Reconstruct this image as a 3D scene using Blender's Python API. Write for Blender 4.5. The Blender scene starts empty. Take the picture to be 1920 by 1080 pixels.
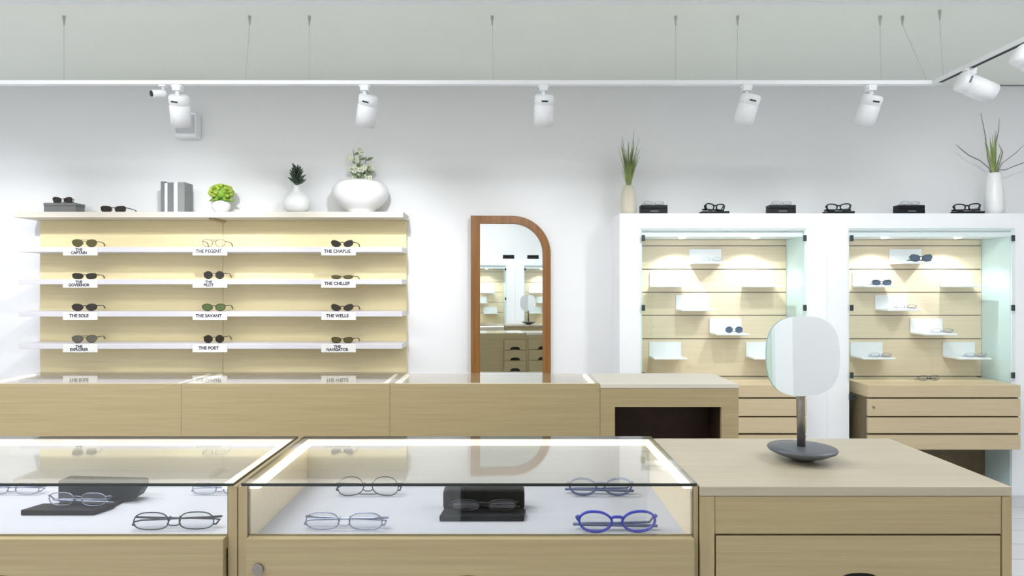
import bpy, bmesh, math, random
from mathutils import Vector, Matrix
random.seed(7)
PI = math.pi
F = 1242.0; CX = 945.0; CY = 537.0; EYE = 1.40
sc = bpy.context.scene
COL = sc.collection

def PX0(px): return (px - CX) * 3.53 / F
# ------------------------------------------------------------------ camera
cam_d = bpy.data.cameras.new('camera'); cam = bpy.data.objects.new('camera', cam_d); COL.objects.link(cam)
cam_d.sensor_width = 36.0; cam_d.lens = F / 1920 * 36.0
cam_d.shift_x = (960 - CX) / 1920; cam_d.shift_y = (CY - 540) / 1920
cam_d.clip_start = 0.02
cam.location = (0, 0, EYE); cam.rotation_euler = (PI / 2, 0, 0)
sc.camera = cam
# ------------------------------------------------------------------ world, exposure
w = bpy.data.worlds.new('world'); sc.world = w; w.use_nodes = True
w.node_tree.nodes['Background'].inputs[0].default_value = (0.9, 0.95, 1.0, 1)
w.node_tree.nodes['Background'].inputs[1].default_value = 0.5
sc.view_settings.view_transform = 'Standard'; sc.view_settings.look = 'None'
sc.view_settings.exposure = 0.05; sc.view_settings.gamma = 1.0
sc.view_settings.use_curve_mapping = False
sc.cycles.max_bounces = 14; sc.cycles.transparent_max_bounces = 24
sc.cycles.glossy_bounces = 8; sc.cycles.diffuse_bounces = 6
# ------------------------------------------------------------------ main lights (unseen ceiling panels added for general light)
def area(name, loc, sx, sy, power, color=(1, 1, 1), rot=(0, 0, 0)):
    l = bpy.data.lights.new(name, 'AREA'); l.shape = 'RECTANGLE'; l.size = sx; l.size_y = sy
    l.energy = power; l.color = color
    o = bpy.data.objects.new(name, l); o.location = loc; o.rotation_euler = rot; COL.objects.link(o); return o
PANELS = [(-2.6, 0.6), (-1.1, 0.6), (2.5, 0.6), (-2.6, 2.1), (-1.1, 2.1), (2.5, 2.1)]
for i, (x, y) in enumerate(PANELS):
    area('ceiling_fill_lamp', (x, y, 2.795), 1.15, 0.55, 13 if y < 1 else 22, (0.97, 0.985, 1.0))

# unseen spots added behind the viewer to brighten the rear wall
REAR = [(-2.0, 60), (0.6, 60), (2.8, 60)]
def spot(name, loc, target, power, size, blend=1.0, color=(0.95, 0.962, 1.0), radius=0.03, parent=None):
    l = bpy.data.lights.new(name, 'SPOT'); l.energy = power; l.spot_size = math.radians(size); l.spot_blend = blend
    l.color = color; l.shadow_soft_size = radius
    o = bpy.data.objects.new(name, l); COL.objects.link(o)
    o.location = loc
    d = Vector(target) - Vector(loc); o.rotation_euler = d.to_track_quat('-Z', 'Y').to_euler()
    return o

for x, p in REAR: spot('rear_wall_fill', (x, 0.1, 2.70), (x, -1.35, 1.5), p, 110)
spot('spot_lamp', (PX0(-190), 3.53, 2.3), (-3.9, 4.75, 1.0), 42, 110)  # unseen spot added past the left edge to brighten the left wall
# ------------------------------------------------------------------ helpers
def lin(c):
    return tuple(((v / 255) / 12.92 if v / 255 <= 0.04045 else ((v / 255 + 0.055) / 1.055) ** 2.4) for v in c)
def P(px, py, d):
    return Vector(((px - CX) * d / F, d, EYE + (CY - py) * d / F))
def PX(px, d): return (px - CX) * d / F
def PZ(py, d): return EYE + (CY - py) * d / F

class B:
    def __init__(s): s.bm = bmesh.new()
    def box(s, x0, x1, y0, y1, z0, z1, mi=0, thin=None, edge=1):
        v = [s.bm.verts.new(p) for p in ((x0,y0,z0),(x1,y0,z0),(x1,y1,z0),(x0,y1,z0),(x0,y0,z1),(x1,y0,z1),(x1,y1,z1),(x0,y1,z1))]
        for ax, idx in ((2,(0,3,2,1)),(2,(4,5,6,7)),(1,(0,1,5,4)),(1,(2,3,7,6)),(0,(3,0,4,7)),(0,(1,2,6,5))):
            f = s.bm.faces.new([v[i] for i in idx]); f.material_index = mi if (thin is None or ax == thin or (isinstance(thin, tuple) and ax in thin)) else edge
        return s
    def tube(s, pts, r, n=8, closed=False, caps=True, flat=1.0):
        pts = [Vector(p) for p in pts]; m = len(pts); rings = []
        rr = r if isinstance(r, (list, tuple)) else [r] * m
        ref = None
        for i, p in enumerate(pts):
            a = pts[(i - 1) % m] if (closed or i > 0) else p
            b = pts[(i + 1) % m] if (closed or i < m - 1) else p
            t = (b - a).normalized()
            if ref is None:
                ref = Vector((0, 0, 1)) if abs(t.z) < 0.9 else Vector((0, 1, 0))
                if closed: ref = Vector((0, 1, 0))
            u = (ref - t * ref.dot(t)).normalized(); ref = u if not closed else ref
            w_ = t.cross(u)
            rings.append([s.bm.verts.new(p + (u * math.cos(2*PI*k/n) + w_ * math.sin(2*PI*k/n) * flat) * rr[i]) for k in range(n)])
        rng = range(m) if closed else range(m - 1)
        for i in rng:
            A, C_ = rings[i], rings[(i + 1) % m]
            for k in range(n):
                f = s.bm.faces.new((A[k], A[(k+1) % n], C_[(k+1) % n], C_[k])); f.smooth = True
        if caps and not closed:
            s.bm.faces.new(list(reversed(rings[0]))); s.bm.faces.new(rings[-1])
        return s
    def lathe(s, prof, c=(0,0,0), n=40, sx=1.0, sy=1.0):
        rings = []
        for r, z in prof:
            if r < 1e-6: rings.append([s.bm.verts.new((c[0], c[1], c[2] + z))])
            else: rings.append([s.bm.verts.new((c[0] + r*sx*math.cos(2*PI*k/n), c[1] + r*sy*math.sin(2*PI*k/n), c[2] + z)) for k in range(n)])
        for a, b in zip(rings, rings[1:]):
            for k in range(n):
                k2 = (k + 1) % n
                if len(a) == 1 and len(b) > 1: f = s.bm.faces.new((a[0], b[k2], b[k]))
                elif len(b) == 1 and len(a) > 1: f = s.bm.faces.new((a[k], a[k2], b[0]))
                elif len(a) > 1: f = s.bm.faces.new((a[k], a[k2], b[k2], b[k]))
                else: continue
                f.smooth = True
        return s
    def prism(s, poly, y0, y1, mi=0, edge=None):           # polygon in XZ, extruded along Y
        a = [s.bm.verts.new((x, y0, z)) for x, z in poly]; b = [s.bm.verts.new((x, y1, z)) for x, z in poly]
        f = s.bm.faces.new(a); f.material_index = mi
        f = s.bm.faces.new(list(reversed(b))); f.material_index = mi
        n = len(a)
        for i in range(n):
            f = s.bm.faces.new((a[i], b[i], b[(i+1) % n], a[(i+1) % n])); f.material_index = mi if edge is None else edge
        return s
    def prismz(s, poly, z0, z1):
        a = [s.bm.verts.new((x, y, z0)) for x, y in poly]; b = [s.bm.verts.new((x, y, z1)) for x, y in poly]
        s.bm.faces.new(a); s.bm.faces.new(list(reversed(b)))
        n = len(a)
        for i in range(n): s.bm.faces.new((a[i], b[i], b[(i+1) % n], a[(i+1) % n]))
        return s
    def ring(s, outer, inner, y0, y1):
        o0 = [s.bm.verts.new((x, y0, z)) for x, z in outer]; i0 = [s.bm.verts.new((x, y0, z)) for x, z in inner]
        o1 = [s.bm.verts.new((x, y1, z)) for x, z in outer]; i1 = [s.bm.verts.new((x, y1, z)) for x, z in inner]
        n = len(outer)
        for k in range(n):
            j = (k + 1) % n
            s.bm.faces.new((o0[k], o0[j], i0[j], i0[k])); s.bm.faces.new((o1[j], o1[k], i1[k], i1[j]))
            s.bm.faces.new((o0[j], o0[k], o1[k], o1[j])); s.bm.faces.new((i0[k], i0[j], i1[j], i1[k]))
        return s
    def blob(s, c, r, sc3=(1,1,1), sub=1):
        m = Matrix.Translation(c) @ Matrix.Diagonal((sc3[0], sc3[1], sc3[2], 1))
        g = bmesh.ops.create_icosphere(s.bm, subdivisions=sub, radius=r, matrix=m)
        for v in g['verts']:
            for f in v.link_faces: f.smooth = True
        return s
    def cyl(s, p0, p1, r, n=24, r1=None):
        return s.tube([p0, p1], [r, r if r1 is None else r1], n)
    def xf(s, m): bmesh.ops.transform(s.bm, matrix=m, verts=s.bm.verts); return s

def mk(name, b, mats, parent=None, bevel=0.0, world=False, smooth=False):
    bmesh.ops.recalc_face_normals(b.bm, faces=b.bm.faces)
    if world and parent is not None:
        bmesh.ops.translate(b.bm, vec=-Vector(parent.location), verts=b.bm.verts)
    me = bpy.data.meshes.new(name); b.bm.to_mesh(me); b.bm.free()
    if not isinstance(mats, (list, tuple)): mats = [mats]
    for m in mats: me.materials.append(m)
    o = bpy.data.objects.new(name, me); COL.objects.link(o)
    if parent is not None: o.parent = parent
    if bevel:
        md = o.modifiers.new('bevel', 'BEVEL'); md.width = bevel; md.segments = 2; md.limit_method = 'ANGLE'; md.angle_limit = 0.7
    return o
def tag(o, label, cat, group=None, kind=None):
    if label: o['label'] = label
    if cat: o['category'] = cat
    if group: o['group'] = group
    if kind: o['kind'] = kind
    return o
def thing(name, label, cat, loc=(0,0,0), rz=0.0, group=None):
    o = bpy.data.objects.new(name, None); COL.objects.link(o); o.location = loc; o.rotation_euler = (0, 0, rz)
    o.empty_display_size = 0.05
    return tag(o, label, cat, group)
def dup_tree(o, parent=None):
    c = o.copy(); COL.objects.link(c)
    if parent is not None: c.parent = parent
    for ch in [q for q in bpy.data.objects if q.parent == o]: dup_tree(ch, c)
    return c
def struct(name, b, m, label=None, cat='room'):
    o = mk(name, b, m); o['kind'] = 'structure'
    if label: o['label'] = label; o['category'] = cat
    return o

# ------------------------------------------------------------------ materials
def mat(name, col, rough=0.5, metal=0.0, spec=0.5, bump=None, vary=None, emit=None, coat=0.0):
    m = bpy.data.materials.new(name); m.use_nodes = True; nt = m.node_tree; bs = nt.nodes['Principled BSDF']
    c = lin(col); bs.inputs['Base Color'].default_value = (*c, 1); bs.inputs['Roughness'].default_value = rough
    bs.inputs['Metallic'].default_value = metal; bs.inputs['Specular IOR Level'].default_value = spec
    bs.inputs['Coat Weight'].default_value = coat
    tc = nt.nodes.new('ShaderNodeTexCoord')
    if vary:
        sc_, amt = vary
        n = nt.nodes.new('ShaderNodeTexNoise'); n.inputs['Scale'].default_value = sc_; nt.links.new(tc.outputs['Object'], n.inputs['Vector'])
        r = nt.nodes.new('ShaderNodeValToRGB'); r.color_ramp.elements[0].position = .3; r.color_ramp.elements[1].position = .7
        r.color_ramp.elements[0].color = (*[v*(1-amt) for v in c], 1); r.color_ramp.elements[1].color = (*[min(1, v*(1+amt)) for v in c], 1)
        nt.links.new(n.outputs['Fac'], r.inputs['Fac']); nt.links.new(r.outputs['Color'], bs.inputs['Base Color'])
    if bump:
        sc_, st = bump
        n = nt.nodes.new('ShaderNodeTexNoise'); n.inputs['Scale'].default_value = sc_; nt.links.new(tc.outputs['Object'], n.inputs['Vector'])
        bm_ = nt.nodes.new('ShaderNodeBump'); bm_.inputs['Strength'].default_value = st; bm_.inputs['Distance'].default_value = 0.002
        nt.links.new(n.outputs['Fac'], bm_.inputs['Height']); nt.links.new(bm_.outputs['Normal'], bs.inputs['Normal'])
    if emit:
        bs.inputs['Emission Color'].default_value = (*lin(emit[0]), 1); bs.inputs['Emission Strength'].default_value = emit[1]
    return m
def wood(name, c0, c1, rough=0.45, axis='x', scale=28):
    m = bpy.data.materials.new(name); m.use_nodes = True; nt = m.node_tree; bs = nt.nodes['Principled BSDF']
    tc = nt.nodes.new('ShaderNodeTexCoord'); mp = nt.nodes.new('ShaderNodeMapping')
    s = {'x': (1.2, scale, scale*2), 'z': (scale, scale, 1.0), 'y': (scale, 1.2, scale)}[axis]
    mp.inputs['Scale'].default_value = s
    n = nt.nodes.new('ShaderNodeTexNoise'); n.inputs['Scale'].default_value = 2.0; n.inputs['Detail'].default_value = 8; n.inputs['Roughness'].default_value = 0.6
    r = nt.nodes.new('ShaderNodeValToRGB')
    r.color_ramp.elements[0].position = .3; r.color_ramp.elements[0].color = (*lin(c0), 1)
    r.color_ramp.elements[1].position = .72; r.color_ramp.elements[1].color = (*lin(c1), 1)
    nt.links.new(tc.outputs['Object'], mp.inputs['Vector']); nt.links.new(mp.outputs['Vector'], n.inputs['Vector'])
    nt.links.new(n.outputs['Fac'], r.inputs['Fac']); nt.links.new(r.outputs['Color'], bs.inputs['Base Color'])
    bs.inputs['Roughness'].default_value = rough
    return m
def thin_glass(name, tint, refl=1.0, dark=0.04):
    m = bpy.data.materials.new(name); m.use_nodes = True; nt = m.node_tree; nt.nodes.remove(nt.nodes['Principled BSDF'])
    out = nt.nodes['Material Output']; lw = nt.nodes.new('ShaderNodeLayerWeight'); lw.inputs['Blend'].default_value = 0.5
    p = nt.nodes.new('ShaderNodeMath'); p.operation = 'POWER'; p.inputs[1].default_value = 5
    q = nt.nodes.new('ShaderNodeMath'); q.operation = 'MULTIPLY_ADD'; q.inputs[1].default_value = (1-dark)*refl; q.inputs[2].default_value = dark
    tr = nt.nodes.new('ShaderNodeBsdfTransparent'); tr.inputs['Color'].default_value = (*tint, 1)
    gl = nt.nodes.new('ShaderNodeBsdfGlossy'); gl.inputs['Roughness'].default_value = 0.0; gl.inputs['Color'].default_value = (1, 1, 1, 1)
    mx = nt.nodes.new('ShaderNodeMixShader')
    nt.links.new(lw.outputs['Facing'], p.inputs[0]); nt.links.new(p.outputs[0], q.inputs[0]); nt.links.new(q.outputs[0], mx.inputs['Fac'])
    nt.links.new(tr.outputs[0], mx.inputs[1]); nt.links.new(gl.outputs[0], mx.inputs[2]); nt.links.new(mx.outputs[0], out.inputs['Surface'])
    return m
def emission(name, col, st):
    m = bpy.data.materials.new(name); m.use_nodes = True; nt = m.node_tree; nt.nodes.remove(nt.nodes['Principled BSDF'])
    e = nt.nodes.new('ShaderNodeEmission'); e.inputs['Color'].default_value = (*lin(col), 1); e.inputs['Strength'].default_value = st
    nt.links.new(e.outputs[0], nt.nodes['Material Output'].inputs['Surface']); return m

M = {}
M['wall'] = mat('white_wall_paint', (233, 234, 236), 0.85, bump=(180, .15), vary=(1.2, .01))
M['ceil'] = mat('ceiling_paint', (240, 245, 238), 0.9, bump=(120, .1), vary=(0.8, .015))
M['maple'] = wood('shaded_maple_veneer', (164, 147, 110), (177, 162, 125), 0.42)  # counter maple darkened in colour, for fronts that get less light
M['maple_cab'] = wood('light_maple_drawer', (192, 174, 140), (203, 187, 154), 0.42)
M['maple_v'] = wood('shaded_maple_vertical', (164, 147, 110), (177, 162, 125), 0.42, 'z')  # same darkened tone with upright grain
M['maple_top'] = wood('lit_maple_top', (174, 164, 144), (184, 175, 155), 0.38)  # lighter copy of the counter maple, light from above put into its colour
M['maple_in'] = wood('cream_maple_lining', (222, 206, 176), (230, 216, 190), 0.5)
M['shelfwood'] = wood('warm_maple_panel', (228, 214, 166), (236, 224, 180), 0.5)
M['slat'] = wood('slatwall_maple', (230, 208, 176), (238, 219, 190), 0.5)
M['board'] = wood('pale_board', (208, 203, 190), (217, 212, 200), 0.45)
M['walnut'] = wood('brown_frame_wood', (120, 78, 34), (148, 102, 52), 0.4, 'z')
M['darkwood'] = mat('dark_brown_lining', (58, 40, 28), 0.6, vary=(14, .15))
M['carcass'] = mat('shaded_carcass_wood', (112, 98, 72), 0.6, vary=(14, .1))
M['white'] = mat('white_lacquer', (238, 241, 244), 0.3, vary=(2, .01))
M['shelfwhite'] = mat('white_shelf', (212, 210, 218), 0.35, vary=(2, .01))
M['acrylic'] = mat('white_acrylic', (246, 246, 248), 0.2, vary=(3, .01))
M['deck'] = mat('pale_grey_liner', (180, 182, 193), 0.7, bump=(300, .2), vary=(3, .02))
M['card'] = mat('white_card', (226, 226, 224), 0.7, vary=(20, .01))
M['ink'] = mat('navy_ink', (30, 32, 56), 0.7, vary=(30, .05))
M['logo'] = mat('silver_print', (150, 155, 165), 0.5, vary=(30, .05))
M['metalwhite'] = mat('white_powder_coat', (238, 240, 244), 0.35, vary=(6, .01))
M['darkmetal'] = mat('dark_hinge_metal', (70, 80, 84), 0.35, .7, vary=(30, .05))
M['steel'] = mat('brushed_steel', (150, 145, 138), 0.3, .9, vary=(60, .08))
M['wire'] = mat('grey_wire', (185, 187, 185), 0.5, 0, vary=(60, .05))
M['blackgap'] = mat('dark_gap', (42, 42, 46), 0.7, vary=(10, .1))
M['recess'] = mat('recess_shade', (22, 16, 12), 0.7, vary=(10, .1))
M['floor'] = mat('pale_floor_tile', (205, 206, 212), 0.35, vary=(3, .03))
M['tray'] = mat('black_leatherette', (10, 12, 18), 0.5, 0, .3, bump=(400, .4), vary=(60, .15))
M['greycase'] = mat('charcoal_case', (36, 40, 46), 0.45, 0, .3, bump=(400, .3), vary=(40, .1))
M['greybox'] = mat('grey_box', (108, 108, 108), 0.6, vary=(20, .05))
M['book'] = mat('grey_cloth_cover', (132, 136, 136), 0.7, vary=(60, .06))
M['bookd'] = mat('dark_grey_cover', (112, 116, 118), 0.7, vary=(60, .06))
M['page'] = mat('white_cover', (236, 236, 234), 0.7, vary=(60, .02))
M['vase'] = mat('white_glaze', (236, 237, 238), 0.3, vary=(4, .01))
M['vasec'] = mat('cream_glaze', (214, 208, 190), 0.45, vary=(6, .03))
M['lime'] = mat('lime_petals', (160, 182, 68), 0.7, vary=(25, .25))
M['limed'] = mat('green_leaf', (120, 160, 50), 0.6, vary=(25, .2))
M['dgreen'] = mat('dark_green_leaf', (62, 82, 66), 0.55, vary=(40, .25))
M['sage'] = mat('sage_leaf', (120, 138, 104), 0.6, vary=(25, .25))
M['petal'] = mat('cream_petal', (222, 224, 200), 0.6, vary=(30, .06))
M['grass'] = mat('grass_green', (136, 154, 92), 0.55, vary=(18, .3))
M['grassp'] = mat('pale_grass', (172, 184, 132), 0.6, vary=(18, .2))
M['twig'] = mat('grey_brown_twig', (128, 130, 126), 0.7, vary=(40, .15))
M['baseg'] = mat('slate_grey_base', (84, 88, 96), 0.45, vary=(15, .05), coat=.1)
M['black'] = mat('gloss_black', (18, 19, 22), 0.2, vary=(30, .1))
M['brown'] = mat('tortoise_brown', (56, 44, 24), 0.25, vary=(120, .5))
M['olive'] = mat('olive_lens', (84, 80, 42), 0.2, vary=(20, .1))
M['green'] = mat('green_lens', (78, 98, 52), 0.2, vary=(20, .1))
M['smoke'] = mat('smoke_lens', (46, 40, 34), 0.15, vary=(20, .1))
M['greylens'] = mat('grey_lens', (92, 88, 76), 0.2, vary=(20, .1))
M['bluelens'] = mat('blue_lens', (70, 92, 118), 0.15, vary=(20, .1))
M['blue'] = mat('royal_blue_acetate', (58, 66, 190), 0.2, vary=(30, .08))
M['slateb'] = mat('slate_blue_acetate', (92, 104, 138), 0.25, vary=(30, .08))
M['silver'] = mat('blue_silver_metal', (142, 150, 172), 0.25, .8, vary=(60, .05))
M['gunmetal'] = mat('gunmetal', (58, 66, 74), 0.3, .7, vary=(60, .08))
M['mauve'] = mat('mauve_metal', (122, 92, 96), 0.3, .4, vary=(60, .08))
M['clearframe'] = mat('pale_grey_acetate', (176, 180, 184), 0.2, vary=(30, .05))
M['clear'] = thin_glass('clear_lens', (0.95, 0.96, 0.97))
M['glass'] = thin_glass('counter_glass', (0.985, 0.99, 0.985), 0.82)
M['doorglass'] = thin_glass('door_glass', (0.957, 0.984, 0.98), 0.7)
M['gedge'] = mat('dark_glass_edge', (40, 46, 44), 0.2, vary=(20, .05))
M['tealedge'] = mat('teal_glass_edge', (138, 172, 176), 0.2, vary=(20, .05))
M['mirror'] = mat('mirror_silvering', (240, 244, 243), 0.0, 1.0, vary=(2, .005))
M['led'] = emission('led_strip_light', (255, 252, 240), 1.7)
M['ledsoft'] = emission('soft_led_strip', (255, 250, 228), 1.5)
M['puck'] = emission('downlight_lens', (255, 250, 235), 12.0)
M['panel'] = emission('fill_panel_glow', (255, 253, 248), 4.0)
M['grille'] = mat('grey_speaker_grille', (198, 200, 206), 0.8, bump=(900, .6), vary=(200, .05))
M['sidepanel'] = mat('pale_teal_gloss_lining', (210, 232, 232), 0.15, vary=(3, .01))
# floor tile joints
nt = M['floor'].node_tree
tc = nt.nodes.new('ShaderNodeTexCoord'); br = nt.nodes.new('ShaderNodeTexBrick')
br.offset = 0.5; br.inputs['Scale'].default_value = 1.0; br.inputs['Brick Width'].default_value = 1.2; br.inputs['Row Height'].default_value = 0.2
br.inputs['Mortar Size'].default_value = 0.004
br.inputs['Color1'].default_value = (*lin((212, 212, 218)), 1); br.inputs['Color2'].default_value = (*lin((204, 204, 211)), 1)
br.inputs['Mortar'].default_value = (*lin((168, 168, 176)), 1)
nt.links.new(tc.outputs['Object'], br.inputs['Vector']); nt.links.new(br.outputs['Color'], nt.nodes['Principled BSDF'].inputs['Base Color'])

# ------------------------------------------------------------------ room
XL, XR, YB, YF, ZC = -4.8, 5.2, 4.75, -1.35, 2.84
struct('floor', B().box(XL, XR, YF, YB, -0.05, 0), M['floor'])
struct('ceiling', B().box(XL, XR, YF, YB, ZC, ZC + 0.05), M['ceil'])
struct('wall_back', B().box(XL, XR, YB, YB + 0.1, -0.05, ZC + 0.05), M['wall'])
struct('wall_front', B().box(XL, XR, YF - 0.1, YF, -0.05, ZC + 0.05), M['wall'])
struct('wall_left', B().box(XL - 0.1, XL, YF - 0.1, YB + 0.1, -0.05, ZC + 0.05), M['wall'])
struct('wall_right', B().box(XR, XR + 0.1, YF - 0.1, YB + 0.1, -0.05, ZC + 0.05), M['wall'])
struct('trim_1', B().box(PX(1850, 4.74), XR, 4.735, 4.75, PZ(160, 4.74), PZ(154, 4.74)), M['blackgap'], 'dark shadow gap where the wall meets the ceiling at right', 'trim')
struct('trim_2', B().box(XL, XR, 3.345, 3.365, ZC - 0.012, ZC), M['metalwhite'], 'thin raised line running across the ceiling', 'trim')
struct('baseboard_back', B().box(XL, XR, 4.735, 4.75, 0, 0.08), M['white'])
for i, (x, y) in enumerate(PANELS):
    t = thing('ceiling_fill_panel', 'added unseen ceiling panel light over the %s of the shop' % ['rear left', 'rear middle', 'rear right', 'left counters', 'middle counters', 'right counters'][i], 'light', (x, y, ZC), 0, 'added unseen ceiling panel lights')
    b = B(); b.box(-.62, .62, -.32, -.29, -.02, 0); b.box(-.62, .62, .29, .32, -.02, 0); b.box(-.62, -.59, -.29, .29, -.02, 0); b.box(.59, .62, -.29, .29, -.02, 0)
    mk('frame', b, M['metalwhite'], t); mk('diffuser', B().box(-.59, .59, -.29, .29, -.012, -.002), M['panel'], t)  # glowing fixtures added out of view to go with the fill lamps

# ------------------------------------------------------------------ front counters
D1, D2, ZT = 1.41, 1.85, 0.9754
def drawer_poly(x0, x1, z0, z1, cx, hw=0.047, hh=0.03):
    pts = [(x0, z1), (x0, z0), (cx - hw, z0)]
    for k in range(1, 12):
        a = PI - PI * k / 12
        pts.append((cx + hw * math.copysign(abs(math.cos(a)) ** .8, math.cos(a)), z0 + hh * math.sin(a) ** .7))
    pts += [(cx + hw, z0), (x1, z0), (x1, z1)]
    return pts
def drawer(parent, x0, x1, z0, z1, y0, cx, m=None, back=False, y_in=None):
    s = -1 if back else 1
    d = mk('drawer', B().prism(drawer_poly(x0, x1, z0, z1, cx), y0, y0 + s * 0.018), m or M['maple'], parent, world=True)
    ya, yb = sorted((y0 + s * 0.0185, y0 + s * 0.03))
    r = mk('pull_shade', B().box(cx - .06, cx + .06, ya, yb, z0 + .001, z0 + .045), M['recess'])  # black box stands in for the shade inside the pull cutout
    bmesh_shift(r, -Vector(parent.location)); r.parent = d
    r['label'] = 'black shade behind the half-moon finger pull cutout'
    return d
def bmesh_shift(o, v): o.data.transform(Matrix.Translation(v))

def display_case(x0, x1, t0, t1, label, lock):
    cx = (x0 + x1) / 2
    T = thing('glass_display_counter', label, 'display counter', (cx, (D1 + D2) / 2, 0), 0, 'glass topped display counters in the foreground')
    def part(n, b, m, bev=0): return mk(n, b, m, T, bev, world=True)
    part('side_panel', B().box(x0 + .001, x0 + t0, D1, D2, 0.0, ZT - .001), M['maple_v'], .001)
    part('side_panel', B().box(x1 - t1, x1 - .001, D1, D2, 0.0, ZT - .001), M['maple_v'], .001)
    a, c = x0 + t0 + .001, x1 - t1 - .001
    # linings in cream
    part('lining', B().box(a - .0005, a + .002, D1 + .012, D2 - .02, .8555, ZT - .015), M['maple_in'])
    part('lining', B().box(c - .002, c + .0005, D1 + .012, D2 - .02, .8555, ZT - .015), M['maple_in'])
    part('deck', B().box(a, c, D1 + .012, D2 - .018, .845, .855), M['deck'])
    part('back_panel', B().box(a, c, D2 - .018, D2, .05, ZT - .016), M['board'], .001)
    part('cabinet_body', B().box(a, c, D1 + .031, D2 - .019, .06, .844), M['maple'])
    part('front_rail', B().box(a, c, D1 + .001, D1 + .011, .842, .870), M['maple'], .001)
    part('plinth', B().box(a, c, D1 + .04, D1 + .055, 0, .06), M['darkwood'])
    d = drawer(T, a + .002, c - .002, .762, .868, D1 - .017, cx)
    drawer(T, a + .002, c - .002, .08, .757, D1 - .017, cx)
    part('top_glass', B().box(x0 + t0 * .4, x1 - t1 * .4, D1 - .002, D2, ZT, ZT + .006, thin=2), [M['glass'], M['gedge']])
    part('front_glass', B().box(a, c, D1 + .0005, D1 + .0045, .8705, ZT - .001, thin=1), [M['glass'], M['gedge']])
    zl0, zl1 = ZT - .010, ZT - .001
    part('light_strip', B().box(a, c, D2 - .026, D2 - .005, ZT - .014, zl1), M['led'])['label'] = 'glowing light strip along the back edge'
    for (u, v) in ((a, a + .020), (c - .016, c)):
        part('light_strip', B().box(u, v, D1 + .012, D2 - .028, zl0, zl1), M['led'])['label'] = 'glowing light strip along the side edge'
    if lock:
        L = mk('lock', B().cyl((PX(490, D1), D1 - .024, PZ(1060, D1)), (PX(490, D1), D1 - .0165, PZ(1060, D1)), .0115, 24), M['steel'], world=False)
        bmesh_shift(L, -Vector(T.location)); L.parent = d
        K = B().box(PX(490, D1) - .0015, PX(490, D1) + .0015, D1 - .0245, D1 - .0238, PZ(1060, D1) - .006, PZ(1060, D1) + .006)
    return T
X1a, X12, X23, X3b = -1.549, -.567, .4146, 1.077
c1 = display_case(X1a, X12, .021, .021, 'glass-topped display counter at left, cut by the frame, with rimless glasses inside', False)
c2 = display_case(X12, X23, .021, .0115, 'glass-topped display counter in the middle foreground holding blue round glasses', True)

T = thing('storage_counter', 'pale wooden storage counter carrying the round table mirror', 'counter', ((X23 + X3b) / 2, (D1 + D2) / 2, 0))
def part(n, b, m, bev=0, t=None): return mk(n, b, m, t or T, bev, world=True)
part('side_panel', B().box(X23 + .001, .4465, D1 - .006, D2, 0, ZT - .021), M['maple_v'], .001)
part('side_panel', B().box(1.0565, X3b, D1 - .006, D2, 0, ZT - .021), M['maple_v'], .001)
part('worktop', B().box(X23 + .001, X3b, D1 - .006, D2, ZT - .020, ZT), M['maple_top'], .0015)
part('fascia', B().box(.4475, 1.0555, D1 - .004, D1 + .014, .8745, ZT - .021), M['maple'], .001)
part('cabinet_body', B().box(.4475, 1.0555, D1 + .031, D2, .06, ZT - .022), M['maple'])
part('plinth', B().box(.4475, 1.0555, D1 + .04, D1 + .05, 0, .059), M['darkwood'])
drawer(T, .450, 1.0535, .762, .8705, D1 - .004, (.450 + 1.0535) / 2 + .003)
drawer(T, .450, 1.0535, .08, .757, D1 - .004, (.450 + 1.0535) / 2 + .003)

# ------------------------------------------------------------------ middle counters
E1, E2 = 2.88, 3.24
def mid_case(x0, x1, label, rear=False):
    T = thing('low_display_counter', label, 'display counter', ((x0 + x1) / 2, (E1 + E2) / 2, 0), 0, 'glass topped counters in the second row')
    def part(n, b, m, bev=0): return mk(n, b, m, T, bev, world=True)
    part('front_panel', B().box(x0 + .0005, x1 - .0005, E1, E1 + .018, 0, ZT), M['maple'], .0008)
    part('side_panel', B().box(x0 + .001, x0 + .016, E1 + .019, E2 - .019, 0, ZT - .001), M['maple_v'])
    part('side_panel', B().box(x1 - .016, x1 - .001, E1 + .019, E2 - .019, 0, ZT - .001), M['maple_v'])
    part('back_panel', B().box(x0 + .001, x1 - .001, E2 - .018, E2, 0, ZT - .001), M['maple'])
    if rear:
        z = ZT - .06
        for k in range(4):
            drawer(T, .205, .4115, z - .096, z, E2 + .019, .3085, back=True); z -= .10
    part('deck', B().box(x0 + .017, x1 - .017, E1 + .019, E2 - .019, .85, .86), M['deck'])
    part('top_glass', B().box(x0 + .001, x1 - .001, E1 + .002, E2, ZT, ZT + .006, thin=2), [M['glass'], M['glass']])
    part('light_strip', B().box(x0 + .017, x1 - .017, E1 + .020, E1 + .038, ZT - .012, ZT - .001), M['ledsoft'])
    for (u, v) in ((x0 + .017, x0 + .035), (x1 - .035, x1 - .017)):
        part('light_strip', B().box(u, v, E1 + .040, E2 - .020, ZT - .012, ZT - .001), M['ledsoft'])
MX = [PX(-51, E1), PX(340, E1), PX(731, E1), PX(1125, E1), PX(1385, E1)]
mid_case(MX[0], MX[1], 'second-row wooden counter with glass top, furthest left of the three')
mid_case(MX[1], MX[2], 'second-row wooden counter with glass top, second from the left')
mid_case(MX[2], MX[3], 'second-row wooden counter with glass top, in front of the wall mirror', True)
T = thing('cashier_counter', 'pale wooden counter with dark open niche in its front', 'counter', ((MX[3] + MX[4]) / 2, (E1 + E2) / 2, 0))
nx0, nx1, nz0, nz1 = PX(1153, E1), PX(1353, E1), 0.70, PZ(763, E1)
x0, x1 = MX[3], MX[4]
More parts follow.
